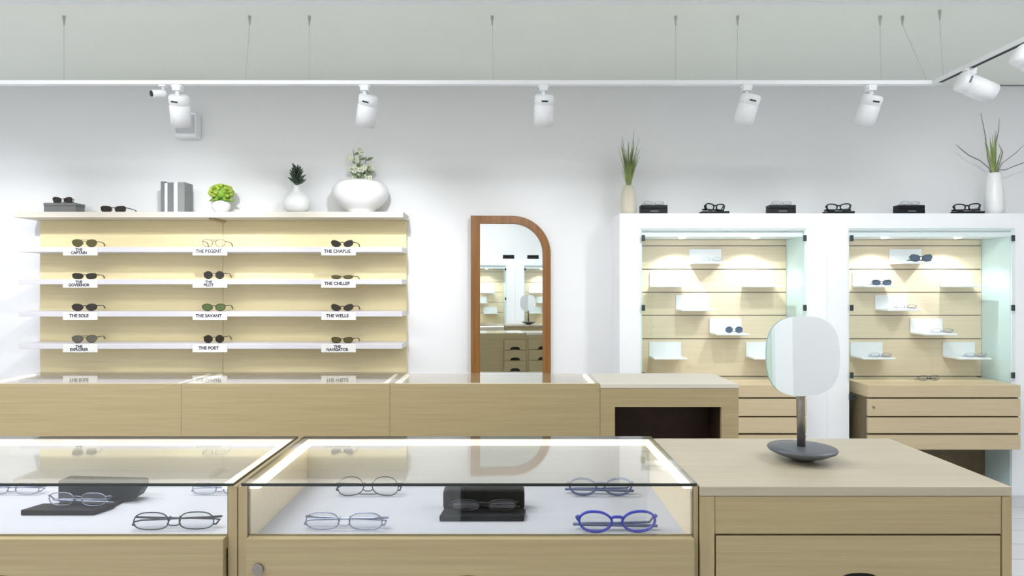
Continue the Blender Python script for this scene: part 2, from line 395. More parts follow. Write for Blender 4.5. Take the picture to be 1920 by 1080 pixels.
b = B(); b.box(x0 + .001, nx0, E1, E1 + .02, 0, ZT - .019); b.box(nx1, x1, E1, E1 + .02, 0, ZT - .019)
b.box(nx0, nx1, E1, E1 + .02, nz1, ZT - .019); b.box(nx0, nx1, E1, E1 + .02, 0, nz0)
part('front_panel', b, M['maple'])
b = B(); b.box(nx0 - .01, nx0, E1 + .021, E1 + .20, nz0 - .01, nz1 + .01); b.box(nx1, nx1 + .01, E1 + .021, E1 + .20, nz0 - .01, nz1 + .01)
b.box(nx0, nx1, E1 + .021, E1 + .20, nz1, nz1 + .01); b.box(nx0, nx1, E1 + .021, E1 + .20, nz0 - .01, nz0); b.box(nx0, nx1, E1 + .19, E1 + .20, nz0, nz1)
part('niche', b, M['darkwood'])['label'] = 'dark brown open niche'
part('side_panel', B().box(x0 + .001, x0 + .018, E1 + .021, E2, 0, ZT - .019), M['maple_v'])
part('side_panel', B().box(x1 - .018, x1, E1 + .021, E2, 0, ZT - .019), M['maple_v'])
part('worktop', B().box(x0 + .001, x1, E1 - .002, E2 + .002, ZT - .018, ZT), M['board'], .0015)
part('cabinet_body', B().box(x0 + .019, x1 - .019, E1 + .21, E2 - .035, .06, ZT - .02), M['maple'])
z = ZT - .06
part('back_rail', B().box(x0 + .019, x1 - .019, E2 - .018, E2, z + .002, ZT - .019), M['maple'])
for k in range(3):
    h = .10 if k < 2 else .16
    xm = (x0 + x1) / 2
    drawer(T, x0 + .021, xm - .002, z - h + .004, z, E2, (x0 + .019 + xm) / 2, back=True); drawer(T, xm + .002, x1 - .021, z - h + .004, z, E2, (xm + x1 - .019) / 2, back=True); z -= h

# ------------------------------------------------------------------ wall shelf unit
SX0, SX1, SYF, SYB = -3.306, -.695, 4.52, 4.72
T = thing('wall_shelf_unit', 'wide warm-lit wooden wall shelf unit with white shelves of sunglasses', 'shelf', ((SX0 + SX1) / 2, YB, 0))
b = B(); mid = PX(418, SYB); b.box(SX0, mid - .0015, SYB, YB - .001, .02, 1.868); b.box(mid + .0015, SX1, SYB, YB - .001, .02, 1.868)
part('back_panel', b, M['shelfwood'])
part('top_board', B().box(SX0 - .03, SX1 + .01, SYF - .02, YB - .001, 1.869, PZ(397, 4.5)), M['board'], .002)
SHZ = [1.669, 1.449, 1.229, 1.009, .789]
for z in SHZ:
    part('shelf', B().box(SX0 - .005, SX1, SYF, SYB - .001, z - .035, z), M['shelfwhite'], .002)
part('bracket', B().box(mid - .02, mid + .02, SYF + .02, SYB - .002, 1.855, 1.8685), M['maple'])
TOPZ = PZ(397, 4.5)

def text_mesh(txt, size, m, loc, parent, name='lettering', bold=0.0):
    cu = bpy.data.curves.new(name, 'FONT'); cu.body = txt; cu.size = size; cu.align_x = 'CENTER'; cu.align_y = 'CENTER'; cu.extrude = .0002
    cu.offset = bold; cu.space_line = 0.8
    o = bpy.data.objects.new('tmp', cu); COL.objects.link(o)
    me = bpy.data.meshes.new_from_object(o.evaluated_get(bpy.context.evaluated_depsgraph_get()))
    bpy.data.objects.remove(o)
    me.materials.clear(); me.materials.append(m)
    me.transform(Matrix.Translation(loc) @ Matrix.Rotation(PI / 2, 4, 'X'))
    q = bpy.data.objects.new(name, me); COL.objects.link(q); q.parent = parent
    return q

# ------------------------------------------------------------------ glasses
def sup(a, b_, n, N=28, droop=0, lift=0, side=1):
    pts = []
    for k in range(N):
        t = 2 * PI * k / N; c, s = math.cos(t), math.sin(t)
        x = a * math.copysign(abs(c) ** (2 / n), c); z = b_ * math.copysign(abs(s) ** (2 / n), s)
        if droop and z < 0: x *= 1 - droop * (-z / b_); x += -side * 0 
        if lift: z += lift * (x * side / a) * (1 if z > 0 else .3)
        pts.append((x, z))
    return pts
ST = {  # half width, half height, exponent, droop, lift, rim radius, lens gap, temple height
 'bold': (.028, .019, 3.0, .12, .002, .0042),
 'av_': (.029, .0145, 2.6, .1, 0, .0012),
 'aviator': (.029, .023, 2.5, .28, .001, .0014), 'round': (.025, .0235, 2.0, 0, 0, .0016), 'rect': (.028, .0165, 3.2, .08, .002, .0022),
 'way': (.028, .020, 3.0, .16, .004, .0026), 'cat': (.029, .0185, 2.4, .15, .008, .0026), 'big': (.031, .022, 2.6, .1, .002, .0022),
 'narrow': (.028, .011, 2.6, .05, .001, .0016), 'thin': (.029, .0145, 2.8, .1, 0, .0011), 'panto': (.029, .021, 2.2, .12, .002, .0024), 'folk': (.029, .0176, 2.2, .10, .002, .0024),
 'browline': (.028, .020, 2.4, .15, .002, .0011)}
CACHE = {}
def glasses(loc, rz, width, style, fm, lm, label, cat='glasses', group=None, name='eyeglasses', tm=None, splay=.35, flip=False, rx=0.0):
    a, b_, n, dr, lf, r = ST[style]; tm = tm or fm
    key = (style, fm, lm, tm, splay, flip)
    T = thing(name, label, cat, loc, rz, group); s = width / .142; T.scale = (s, s, s)
    if rx: T.rotation_euler = (rx, 0, rz)
    if key not in CACHE:
        cz = b_ + r + .0005; cxs = a + .009; parts = []
        fb = B()
        for sd in (-1, 1):
            o = sup(a, b_, n, 30, dr, lf, sd)
            fb.tube([(sd * cxs + x, 0, cz + z) for x, z in o], r, 6, closed=True)
        fb.tube([(-.0115, 0, cz + b_ * .32), (-.005, -.002, cz + b_ * .5), (.005, -.002, cz + b_ * .5), (.0115, 0, cz + b_ * .32)], r * 1.1, 6)
        if style in ('aviator', 'browline'): fb.tube([(-.018, 0, cz + b_ * .86), (0, -.001, cz + b_ * .86), (.018, 0, cz + b_ * .86)], r, 6)
        for sd in (-1, 1):
            fb.tube([(sd * (cxs + a - .002), 0, cz + b_ * .45), (sd * (cxs + a + .003), .002, cz + b_ * .5)], r * 1.4, 6)
            fb.tube([(sd * .0095, .001, cz + .002), (sd * .008, .006, cz - .006)], .0016, 6)
        parts.append(('frame_front', mkmesh('frame_front', fb, fm)))
        for sd in (-1, 1):
            o = sup(a - r * .4, b_ - r * .4, n, 30, dr, lf, sd)
            parts.append(('lens', mkmesh('lens', B().prism([(sd * cxs + x, cz + z) for x, z in o], -.0007, .0007), lm)))
        hx = cxs + a + .003; zt = cz + b_ * .5
        for sd in (-1, 1):
            k = splay if sd > 0 else splay * .3
            tr = max(r, .0016) if splay < 0 else max(r, .0024)
            if style in ('cat', 'way', 'big'): tr = .0028
            if splay < 0:
                zl = (cz - .001 if flip else max(.0045, cz * .32)) + (.0016 if sd > 0 else 0); yy = .013 + (.007 if sd > 0 else 0)
                pts = [(sd * hx, .002, zt), (sd * (hx + .001), yy - .004, zt - .003), (sd * (hx - .008), yy, zl + .004), (0, yy + .001, zl + .002), (-sd * (hx - .02), yy + .002, zl + .001), (-sd * (hx + .005), yy + .003, zl)]
                parts.append(('temple', mkmesh('temple', B().tube(pts, [tr, tr, tr, tr, tr * 1.4, tr * 1.2], 6), tm))); continue
            pts = [(sd * hx, .002, zt), (sd * (hx + .045 * k), .05, zt), (sd * (hx + .085 * k), .095, zt - .001), (sd * (hx + .10 * k), .118, zt - .010), (sd * (hx + .10 * k), .135, max(.004, zt - .026))]
            parts.append(('temple', mkmesh('temple', B().tube(pts, [tr, tr, tr, tr * 1.3, tr * 1.1], 6), tm)))
        if flip:
            zmax = 2 * b_ + 2 * r + .001
            for _, me in parts: me.transform(Matrix.Translation((0, 0, zmax)) @ Matrix.Diagonal((1, 1, -1, 1))); me.flip_normals()
        CACHE[key] = parts
    for nme, me in CACHE[key]:
        o = bpy.data.objects.new(nme, me); COL.objects.link(o); o.parent = T
    return T
def mkmesh(name, b, m):
    bmesh.ops.recalc_face_normals(b.bm, faces=b.bm.faces)
    me = bpy.data.meshes.new(name); b.bm.to_mesh(me); b.bm.free(); me.materials.append(m); return me

rows = ['top', 'second', 'third', 'fourth', 'lowest']
cols = ['left', 'middle', 'right']
G = {
 (0,0): ('aviator', 'brown', 'olive', 'olive aviator sunglasses'), (0,1): ('aviator', 'mauve', 'clear', 'clear-lensed mauve metal glasses'), (0,2): ('cat', 'brown', 'smoke', 'rounded brown sunglasses'),
 (1,0): ('rect', 'black', 'smoke', 'black rectangular sunglasses'), (1,1): ('round', 'black', 'smoke', 'black round sunglasses'), (1,2): ('narrow', 'brown', 'olive', 'narrow olive sunglasses'),
 (2,0): ('panto', 'black', 'smoke', 'black soft-square sunglasses'), (2,1): ('panto', 'brown', 'green', 'green-lensed sunglasses'), (2,2): ('cat', 'brown', 'smoke', 'winged brown sunglasses'),
 (3,0): ('aviator', 'black', 'greylens', 'grey aviator sunglasses'), (3,1): ('round', 'brown', 'smoke', 'small domed brown sunglasses'), (3,2): ('rect', 'brown', 'olive', 'olive rectangular sunglasses')}
TX = [['THE\nCAPTAIN', 'THE REGENT', 'THE CHARLIE'], ['THE\nGOVERNOR', 'THE\nPILOT', 'THE CHILLER'], ['THE SOLE', 'THE SAVANT', 'THE WELLS'],
      ['THE\nEXPLORER', 'THE POET', 'THE\nNAVIGATOR'], ['THE WOLF', 'THE\nSTATESMAN', 'THE MAJOR']]
CPX = [152, 395, 636]
for r_ in range(5):
    for c_ in range(3):
        x = PX(CPX[c_] - 1, SYF); z = SHZ[r_]
        side = cols[c_]
        if r_ < 4:
            st, f_, l_, nm = G[(r_, c_)]
            glasses((PX(CPX[c_] + 5, SYF + .03), SYF + .04, z + .0005), (.27, .13, -.04)[c_], .158, st, M[f_], M[l_], '%s on the %s shelf, %s column' % (nm, rows[r_], side), 'sunglasses' if l_ != 'clear' else 'glasses', 'sunglasses on the wall shelves', 'sunglasses' if l_ != 'clear' else 'eyeglasses', splay=.05)
        lab = TX[r_][c_]
        t = thing('name_card', 'white name card under the %s on the %s shelf edge, %s column' % (G[(r_, c_)][3] if r_ < 4 else 'bottom row', rows[r_], side), 'label', (x, SYF - .003, z - .022), 0, 'name cards on the shelf edges')
        two = '\n' in lab
        mk('card', B().box(-.118, .118, -.0015, .0015, -.036, .018), M['card'], t, .0008)
        text_mesh(lab, .030 if not two else .026, M['ink'], (-.008, -.0018, -.008), t, bold=.0011)

# ------------------------------------------------------------------ wall mirror
def rr_path(x0, x1, z0, z1, rad, N=16):   # top right rounded
    pts = [(x0, z0), (x1, z0)]
    for k in range(N + 1):
        a = PI / 2 * k / N; pts.append((x1 - rad + rad * math.cos(a), z1 - rad + rad * math.sin(a)))
    pts.append((x0, z1)); return pts
W2 = .2845; HM = 1.45
T = thing('wall_mirror', 'tall wall mirror in brown wooden frame with one rounded corner', 'mirror', (.0475, 4.728, .451), math.radians(2.6))
T.rotation_euler = (math.radians(-0.25), 0, math.radians(4.0)); T.location.y = 4.722
mk('frame', B().ring(rr_path(-W2, W2, 0, HM, .27), rr_path(-W2 + .066, W2 - .056, .06, HM - .056, .212), -.028, .006), M['walnut'], T, .002)
mk('mirror_pane', B().prism(rr_path(-W2 + .060, W2 - .050, .054, HM - .050, .216), -.012, -.006), M['mirror'], T)

# ------------------------------------------------------------------ white display cabinets
YC = 4.44
SLZ = [1.735, 1.689, 1.522, 1.358, 1.194, 1.027, .76]
def cabinet(cx, label, nh):
    T = thing('display_cabinet', label, 'display cabinet', (cx, YC, 0), 0, 'white display cabinets with glass doors')
    H, O = .695, .545
    b = B(); b.box(-H + .0005, -O, 0, .309, 0, 1.89); b.box(O, H - .0005, 0, .309, 0, 1.89); b.box(-O, O, 0, .309, 1.775, 1.89); b.box(-O, O, .025, .309, 1.735, 1.775)
    mk('surround', b, M['white'], T, .001)
    mk('side_lining', B().box(O - .004, O - .0005, .012, .275, 0.0, 1.734), M['sidepanel'], T)
    mk('side_lining', B().box(-O + .0005, -O + .004, .012, .275, 0.0, 1.734), M['sidepanel'], T)
    b = B()
    for zt, zb in zip(SLZ, SLZ[1:]): b.box(-O + .005, O - .005, .277, .292, zb + .003, zt - .003)
    mk('slat_panel', b, M['slat'], T)
    mk('backing', B().box(-O, O, .294, .306, 0.0, 1.734), M['darkwood'], T)
    w2 = .495
    mk('worktop', B().box(-w2, w2, -.14, .276, .680, .7585), M['maple_cab'], T, .001)
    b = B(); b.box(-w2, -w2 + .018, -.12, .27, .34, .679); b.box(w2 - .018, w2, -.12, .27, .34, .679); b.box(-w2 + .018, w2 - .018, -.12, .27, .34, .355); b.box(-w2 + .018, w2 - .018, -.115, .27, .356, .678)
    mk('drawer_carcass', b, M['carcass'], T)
    for i, (z1, z0) in enumerate(((.669, .559), (.548, .448), (.434, .340))):
        d = mk('drawer', B().box(-w2, w2, -.14, -.121, z0, z1), M['maple_cab'], T, .001)
        if i == 0: mk('lock', B().cyl((-w2 + .035, -.145, .615), (-w2 + .035, -.1395, .615), .008, 16), M['steel'], d)
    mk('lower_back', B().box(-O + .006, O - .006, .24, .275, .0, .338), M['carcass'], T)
    for sd in (-1, 1):
        xa, xb = sorted((sd * .0015, sd * (O + .012)))
        d = mk('glass_door', B().box(xa, xb, -.014, -.006, .775, 1.79, thin=(0, 1)), [M['doorglass'], M['tealedge']], T)
        for hz in ((1.722, 1.257, .806) if nh == 3 else (1.722, 1.257, .806)):
            hx = sd * (O - .006)
            mk('hinge', B().box(hx - .011, hx + .011, -.024, -.0145, hz - .02, hz + .02), M['darkmetal'], d, .002)
    for sx in (-.25, .25):
        mk('downlight', B().cyl((sx, .10, 1.7345), (sx, .10, 1.728), .022, 24), M['puck'], T)
    return T
XA, XB_ = 1.469, 2.859
ca = cabinet(XA, 'white display cabinet with glass doors just right of the wall mirror', 2)
cb = cabinet(XB_, 'white display cabinet with glass doors at the far right', 3)
for cxx in (XA, XB_):
    for sx in (-.25, .25):
        spot('cabinet_downlight_lamp', (cxx + sx, YC + .10, 1.722), (cxx + sx, YC + .19, 0.8), 9, 120, .6, radius=.008)

# door stop piece at the left edge of the right cabinet
T = thing('glass_stop', 'small dark metal door stop at the left end of the right cabinet worktop', 'hardware', (PX(1601, 4.40), 4.425, .66))
mk('plate', B().box(-.014, .02, -.004, .0145, -.02, .02), M['darkmetal'], T, .002)

def display_shelf(px, py, label, d0=4.715, w=.228, dep=.165):
    """white acrylic shelf hooked on the slats; px,py = upper left corner of its back plate"""
    x = PX(px, d0); z = PZ(py, d0)
    T = thing('acrylic_shelf', label, 'display shelf', (x + w / 2, d0, z - .10), 0, 'white acrylic shelves in the cabinets')
    mk('back_plate', B().box(-w / 2, w / 2, -.006, 0, -.0, .10), M['acrylic'], T, .001)
    mk('shelf', B().box(-w / 2, w / 2, -dep, -.007, -.008, .003), M['acrylic'], T, .0015)
    return T
AS = [(1292, 467, 'topmost white acrylic shelf in the left cabinet'), (1218, 510, 'white acrylic shelf second row left in the left cabinet'), (1391, 510, 'white acrylic shelf second row right in the left cabinet'),
      (1267, 553, 'white acrylic shelf third row in the left cabinet'), (1330, 597, 'white acrylic shelf holding blue-lensed glasses in the left cabinet'),
      (1217, 641, 'white acrylic shelf bottom left in the left cabinet'), (1398, 641, 'white acrylic shelf bottom right in the left cabinet, behind the table mirror')]
BS = [(1667, 467, 'topmost white acrylic shelf in the right cabinet, holding dark sunglasses'), (1598, 510, 'white acrylic shelf second row left in the right cabinet'), (1762, 510, 'white acrylic shelf second row right in the right cabinet'),
      (1640, 553, 'white acrylic shelf third row in the right cabinet'), (1706, 597, 'white acrylic shelf fourth row in the right cabinet'),
      (1594, 641, 'white acrylic shelf bottom left in the right cabinet'), (1767, 641, 'white acrylic shelf bottom right in the right cabinet')]
sh = {}
for i, (px, py, l) in enumerate(AS + BS): sh[i] = display_shelf(px, py, l)
def on_shelf(i, dx, style, fm, lm, label, cat='glasses', rz=0, wd=.15, nm='eyeglasses'):
    s = sh[i]; glasses((s.location.x + dx, s.location.y - .15, s.location.z + .0035), rz, wd, style, M[fm], M[lm], label, cat, 'glasses on the acrylic cabinet shelves', nm, splay=-.2)
on_shelf(4, .01, 'round', 'silver', 'bluelens', 'small glasses with blue round lenses in the left cabinet', 'sunglasses', 0, .14, 'sunglasses')
on_shelf(7, .02, 'way', 'gunmetal', 'bluelens', 'dark blue-grey sunglasses on the topmost shelf of the right cabinet', 'sunglasses', 0, .16, 'sunglasses')
on_shelf(8, .01, 'rect', 'gunmetal', 'bluelens', 'grey-lensed glasses at second row left in the right cabinet', 'sunglasses', .1, .15, 'sunglasses')
on_shelf(0, .0, 'thin', 'clearframe', 'clear', 'pale clear glasses on the topmost shelf of the left cabinet')
on_shelf(10, .02, 'thin', 'silver', 'clear', 'thin silver glasses on the third-row shelf of the right cabinet')
on_shelf(11, .02, 'thin', 'silver', 'clear', 'thin silver glasses on the fourth-row shelf of the right cabinet')
on_shelf(12, .02, 'thin', 'silver', 'clear', 'thin silver glasses on the bottom left shelf of the right cabinet')
on_shelf(13, .02, 'thin', 'silver', 'clear', 'thin silver glasses on the bottom right shelf of the right cabinet')
glasses((PX(1742, 4.5), 4.5, .7595), .2, .17, 'thin', M['gunmetal'], M['clear'], 'thin dark glasses on the worktop inside the right cabinet', 'glasses', 'glasses on the acrylic cabinet shelves', splay=-.2)

# ------------------------------------------------------------------ items on the white cabinets
def closed_case(px, label, d=4.56, y_up=None):
    T = thing('glasses_case', label, 'glasses case', (PX(px, d), d, 1.8905), random.uniform(-.03, .03), 'black glasses cases on the white cabinets')
    mk('body', B().box(-.09, .09, -.035, .035, 0, .042), M['tray'], T, .002)
    mk('lid', B().box(-.09, .09, -.035, .035, .0424, .066), M['tray'], T, .003)
    mk('printed_mark', B().box(-.028, .028, -.0356, -.0352, .022, .0265), M['logo'], T)
    return T
def open_case(px, label, d=4.56, lid='tray'):
    T = thing('glasses_case', label, 'glasses case', (PX(px, d), d, 1.8905), 0, 'black glasses cases on the white cabinets')
    b = B(); b.box(-.092, .092, -.04, .04, 0, .006); b.box(-.092, .092, -.04, -.036, .006, .024); b.box(-.092, .092, .036, .04, .006, .024); b.box(-.092, -.088, -.036, .036, .006, .024); b.box(.088, .092, -.036, .036, .006, .024)
    mk('body', b, M['tray'], T, .001)
    b = B(); b.prismz([(-.08, .042), (.085, .042), (.078, .068), (-.07, .068)], 0.0, .030); mk('lid', b, M['tray'], T, .002)
    return T
CC = [(1225, 'closed black glasses case nearest the tall cream vase'), (1464, 'closed black glasses case second from the left on the cabinets'), (1704, 'closed black glasses case above the centre of the right cabinet')]
for px, l in CC:
    closed_case(px, l)
    glasses((PX(px, 4.56), 4.54, 1.9572), .15, .15, 'narrow', M['clearframe'], M['clear'], 'pale glasses lying on the ' + l.replace('closed ', ''), 'glasses', 'pale glasses on closed cases', splay=-.2)
OC = [(1339, 'open black glasses case above the centre of the left cabinet', 'brown'), (1572, 'open black glasses case above the pillar between the cabinets', 'gunmetal'), (1814, 'open black glasses case beside the white grass vase', 'black')]
for px, l, f_ in OC:
    open_case(px, l)
    glasses((PX(px + 4, 4.52), 4.545, 1.9155), {1339: .35, 1572: -.15, 1814: -.3}[px], .165, 'bold', M['black'], M['clear'], 'black-framed glasses propped in the ' + l, 'glasses', 'black framed glasses in open cases', splay=-.2)

def blades(b, n, base, h, spread, r0, seed, lean=(0, 0), droop=.0):
    rnd = random.Random(seed)
    for k in range(n):
        a = rnd.uniform(0, 2 * PI); s = spread * rnd.uniform(.25, 1); hh = h * rnd.uniform(.55, 1)
        dx, dy = math.cos(a) * s + lean[0], math.sin(a) * s * .35 + lean[1]
        pts = []
        for j in range(6):
            t = j / 5; pts.append((base[0] + math.cos(a) * .006 + dx * t ** 1.5, base[1] + dy * t ** 1.5, base[2] + hh * t - droop * s * t * t))
        b.tube(pts, [r0 * .7, r0, r0, r0 * .8, r0 * .5, r0 * .12], 5)
# left grass vase
d = 4.56
T = thing('grass_vase', 'slim cream vase of upright grass at the left end of the cabinets', 'vase', (PX(1178, d), d, 1.8905))
H = (397 - 342) * d / F
mk('vase', B().lathe([(0, 0), (.046, 0), (.054, .03), (.055, .10), (.048, .16), (.036, H - .01), (.033, H), (.026, H), (.030, .15), (.046, .08), (0, .02)]), M['vasec'], T)
b = B(); blades(b, 24, (0, 0, H - .05), .38, .07, .005, 3, (.012, 0)); mk('grass', b, M['grass'], T)
b = B(); blades(b, 8, (0, 0, H - .05), .36, .10, .0028, 5, (-.015, 0)); mk('pale_grass', b, M['grassp'], T)
b = B(); b.tube([(0, 0, H - .05), (-.01, 0, H + .1), (-.03, 0, H + .25), (-.042, 0, H + .34)], [.003, .003, .0025, .001], 5); b.tube([(0, 0, H - .05), (.015, 0, H + .12), (.035, 0, H + .3), (.04, 0, H + .38)], [.003, .003, .002, .001], 5); mk('twig', b, M['twig'], T)
# right grass vase
T = thing('grass_vase', 'white vase of grass and curling twigs at the far right', 'vase', (PX(1864, d), d, 1.8905))
H = (397 - 318) * d / F
mk('vase', B().lathe([(0, 0), (.046, 0), (.054, .04), (.056, .14), (.050, .21), (.040, H - .01), (.038, H), (.031, H), (.040, .2), (.046, .08), (0, .02)]), M['vase'], T)
b = B(); blades(b, 26, (0, 0, H - .05), .36, .055, .0055, 9, (-.008, 0)); mk('grass', b, M['grass'], T)
b = B()
def tw(pp, r=.0035):
    b.tube([((x - 1864) * d / F, 0.01 * (i % 2), (397 - y) * d / F) for i, (x, y) in enumerate(pp)], [r] * (len(pp) - 1) + [r * .4], 6)
tw([(1862, 330), (1856, 308), (1838, 295), (1818, 284), (1803, 274), (1794, 264)]); tw([(1863, 330), (1854, 290), (1848, 250), (1841, 205)], .003)
tw([(1866, 330), (1876, 300), (1880, 280), (1874, 262)]); tw([(1866, 330), (1872, 312), (1886, 312), (1900, 306), (1922, 298), (1935, 300)]); tw([(1866, 330), (1880, 300), (1905, 280), (1925, 262)], .0025)
tw([(1864, 330), (1866, 280), (1872, 240), (1876, 215)], .0025)
mk('twig', b, M['twig'], T)

# ------------------------------------------------------------------ items on the wooden shelf unit
d = 4.60; Z = TOPZ + .0005
sx_ = d / F
T = thing('box', 'low grey box at the left end of the top board', 'box', (PX(121, d), d, Z))
mk('base', B().box(-.11, .11, -.05, .05, 0, .045), M['greybox'], T, .003); mk('lid', B().box(-.112, .112, -.052, .052, .0455, .066), M['greybox'], T, .003)
glasses((PX(121, d), d - .02, Z + .0665), .12, .135, 'way', M['black'], M['smoke'], 'black sunglasses lying on top of the grey box', 'sunglasses', None, 'sunglasses', splay=-.2)
glasses((PX(219, d), d - .04, Z), .1, .175, 'rect', M['black'], M['smoke'], 'black sunglasses lying on the top board between grey box and books', 'sunglasses', None, 'sunglasses', splay=.05)
for (a, c, h, dep, m, l, rz) in ((310.5, 317.5, 57, .13, 'bookd', 'thin dark grey book at the left end of the upright row', 0), (317.8, 322.6, 54, .13, 'page', 'white book between the thin and thick dark grey books', 0), (323, 334, 55, .13, 'bookd', 'thicker dark grey book second dark one from the left', 0),
                            (334.5, 341, 54, .13, 'page', 'white book left of the widest grey book', 0), (341.6, 354, 56, .12, 'book', 'widest pale grey book at the right end of the row', 0)):
    wd = (c - a) * sx_; hh = h * sx_
    T = thing('book', l, 'book', (PX((a + c) / 2, d), d, Z), rz, 'upright books on the top board')
    if wd > .03: # three covers with pages
        mk('cover', B().box(-wd/2, -wd/2+.004, -dep/2, dep/2, 0, hh).box(wd/2-.004, wd/2, -dep/2, dep/2, 0, hh).box(-wd/2+.004, wd/2-.004, -dep/2, -dep/2+.004, 0, hh), M[m], T)
        mk('pages', B().box(-wd/2+.0045, wd/2-.0045, -dep/2+.005, dep/2-.004, .003, hh-.004), M['page'], T)
    else:
        mk('cover', B().box(-wd/2, -wd/2+.002, -dep/2, dep/2, 0, hh).box(wd/2-.002, wd/2, -dep/2, dep/2, 0, hh).box(-wd/2+.002, wd/2-.002, -dep/2, -dep/2+.003, 0, hh), M[m], T)
        mk('pages', B().box(-wd/2+.0025, wd/2-.0025, -dep/2+.004, dep/2-.003, .003, hh-.003), M['page'], T)
# lime hydrangea
T = thing('potted_flower', 'round lime-green flower ball in a small white pot', 'plant', (PX(415, d), d, Z))
mk('pot', B().lathe([(0, 0), (.030, 0), (.045, .012), (.062, .04), (.060, .062), (.045, .078), (.030, .086), (.024, .086), (.035, .07), (.05, .045), (0, .02)]), M['vase'], T)
rnd = random.Random(2); b = B(); c0 = Vector((0, 0, .145)); 
for k in range(150):
    u = rnd.uniform(-1, 1); a = rnd.uniform(0, 2 * PI); q = math.sqrt(1 - u * u)
    p = Vector((q * math.cos(a) * .076, q * math.sin(a) * .06, u * .052)) + c0
    if u < -.6: continue
    b.blob(p, rnd.uniform(.010, .016), (1, 1, .75))
mk('flower_head', b, M['lime'], T)
b = B().blob(c0, .06, (1.1, .9, .8), 2); b.tube([(0, 0, .07), (0, 0, .11)], .006, 8)
for a in (0.2, 1.7, 3.1, 4.4, 5.4):
    b.tube([(0, 0, .10), (math.cos(a)*.05, math.sin(a)*.04, .10), (math.cos(a)*.085, math.sin(a)*.06, .085)], [.004, .018, .002], 6, flat=.3)
mk('leaves', b, M['limed'], T)
# round vase + dark succulent
T = thing('bud_vase', 'white bottle vase with a dark green spiky sprig', 'vase', (PX(556, d), d, Z))
mk('vase', B().lathe([(0, 0), (.045, 0), (.082, .025), (.094, .06), (.088, .095), (.062, .125), (.034, .145), (.024, .165), (.023, .192), (.017, .192), (.018, .15), (0, .13)]), M['vase'], T)
b = B(); rnd = random.Random(4)
b.tube([(0, 0, .16), (0, 0, .25)], .009, 8)
for k in range(34):
    a = k * 2.4; zz = .20 + .10 * (k / 34); L = .085 * (1 - .35 * k / 34) * rnd.uniform(.85, 1.1); up = .5 + 1.2 * k / 34
    dv = Vector((math.cos(a), math.sin(a), up)).normalized()
    b.tube([Vector((0, 0, zz)), Vector((0, 0, zz)) + dv * L * .5, Vector((0, 0, zz)) + dv * L], [.006, .011, .001], 6, flat=.35)
mk('sprig', b, M['dgreen'], T)
# bowl with pale blossoms
T = thing('planter_bowl', 'large white round bowl planted with cream blossoms and sage leaves', 'plant', (PX(676, d), d, Z))
mk('bowl', B().lathe([(0, 0), (.082, 0), (.084, .008), (.11, .03), (.15, .06), (.182, .10), (.195, .135), (.190, .17), (.168, .20), (.145, .218), (.136, .214), (.16, .19), (.17, .15), (.15, .10), (0, .09)], n=56), M['vase'], T)
mk('soil', B().lathe([(0, .19), (.15, .192), (.155, .186), (0, .18)]), M['darkwood'], T)
rnd = random.Random(11); b = B(); f2 = B()
stems = [(-.05, .26, -.01), (-.005, .27, .0), (.035, .22, .02), (.0, .17, -.02), (-.04, .15, .02), (.06, .15, 0)]
for (dx, hh, dy) in stems:
    b.tube([(dx * .3, dy, .18), (dx * .6, dy, .18 + hh * .5), (dx, dy, .18 + hh)], [.005, .004, .002], 6)
    for j in range(5):
        t = .3 + .7 * j / 5; p = Vector((dx * (.3 + .7 * t), dy, .18 + hh * t)); a = rnd.uniform(0, 2 * PI); L = rnd.uniform(.03, .055)
        dv = Vector((math.cos(a), math.sin(a) * .6, rnd.uniform(-.1, .7)))
        b.tube([p, p + dv * L * .5, p + dv * L], [.002, .011, .001], 6, flat=.3)
    for j in range(7):
        t = rnd.uniform(.15, 1.0); c = Vector((dx * (.3 + .7 * t) + rnd.uniform(-.04, .04), dy + rnd.uniform(-.03, .03), .18 + hh * t * 1.0))
        for q in range(5):
            an = 2 * PI * q / 5 + rnd.uniform(0, 1)
            f2.blob(c + Vector((math.cos(an) * .011, -.003, math.sin(an) * .011)), .010, (1, .4, 1))
mk('leaves', b, M['sage'], T); mk('blossoms', f2, M['petal'], T)

# ------------------------------------------------------------------ track, wires, spotlights
DT = 3.53; ZTK = PZ(155.5, DT); XC = PX(1745, DT)
b = B().box(XL + .02, XC, DT - .018, DT + .018, ZTK - .012, ZTK + .010)
o = mk('lighting_track', b, M['metalwhite'], bevel=.002); tag(o, 'long white lighting track crossing in front of the back wall', 'track light rail')
b = B().box(XC + .001, XC + .037, 0.6, DT + .018, ZTK - .012, ZTK + .010)
o = mk('lighting_track', b, M['metalwhite'], bevel=.002); tag(o, 'white lighting track running toward the viewer at upper right', 'track light rail')
mk('track_slot', B().box(XC + .008, XC + .030, 0.62, DT - .05, ZTK - .0128, ZTK - .0122), M['blackgap'], o)['label'] = 'dark slot along the underside'
def wire(px, py, bx, label, dd=None):
    dd = dd or DT
    top = Vector((PX(px, dd), dd, ZC)); bot = Vector((bx, dd, ZTK + .0102))
    T = thing('suspension_wire', label, 'wire', top, 0, 'wires holding up the lighting tracks')
    mk('anchor', B().lathe([(0, 0), (.008, 0), (.008, -.014), (.005, -.03), (.003, -.05), (0, -.05)], n=16), M['wire'], T)
    mk('wire', B().tube([(0, 0, -.045), tuple(bot - top)], .0009, 6), M['wire'], T)
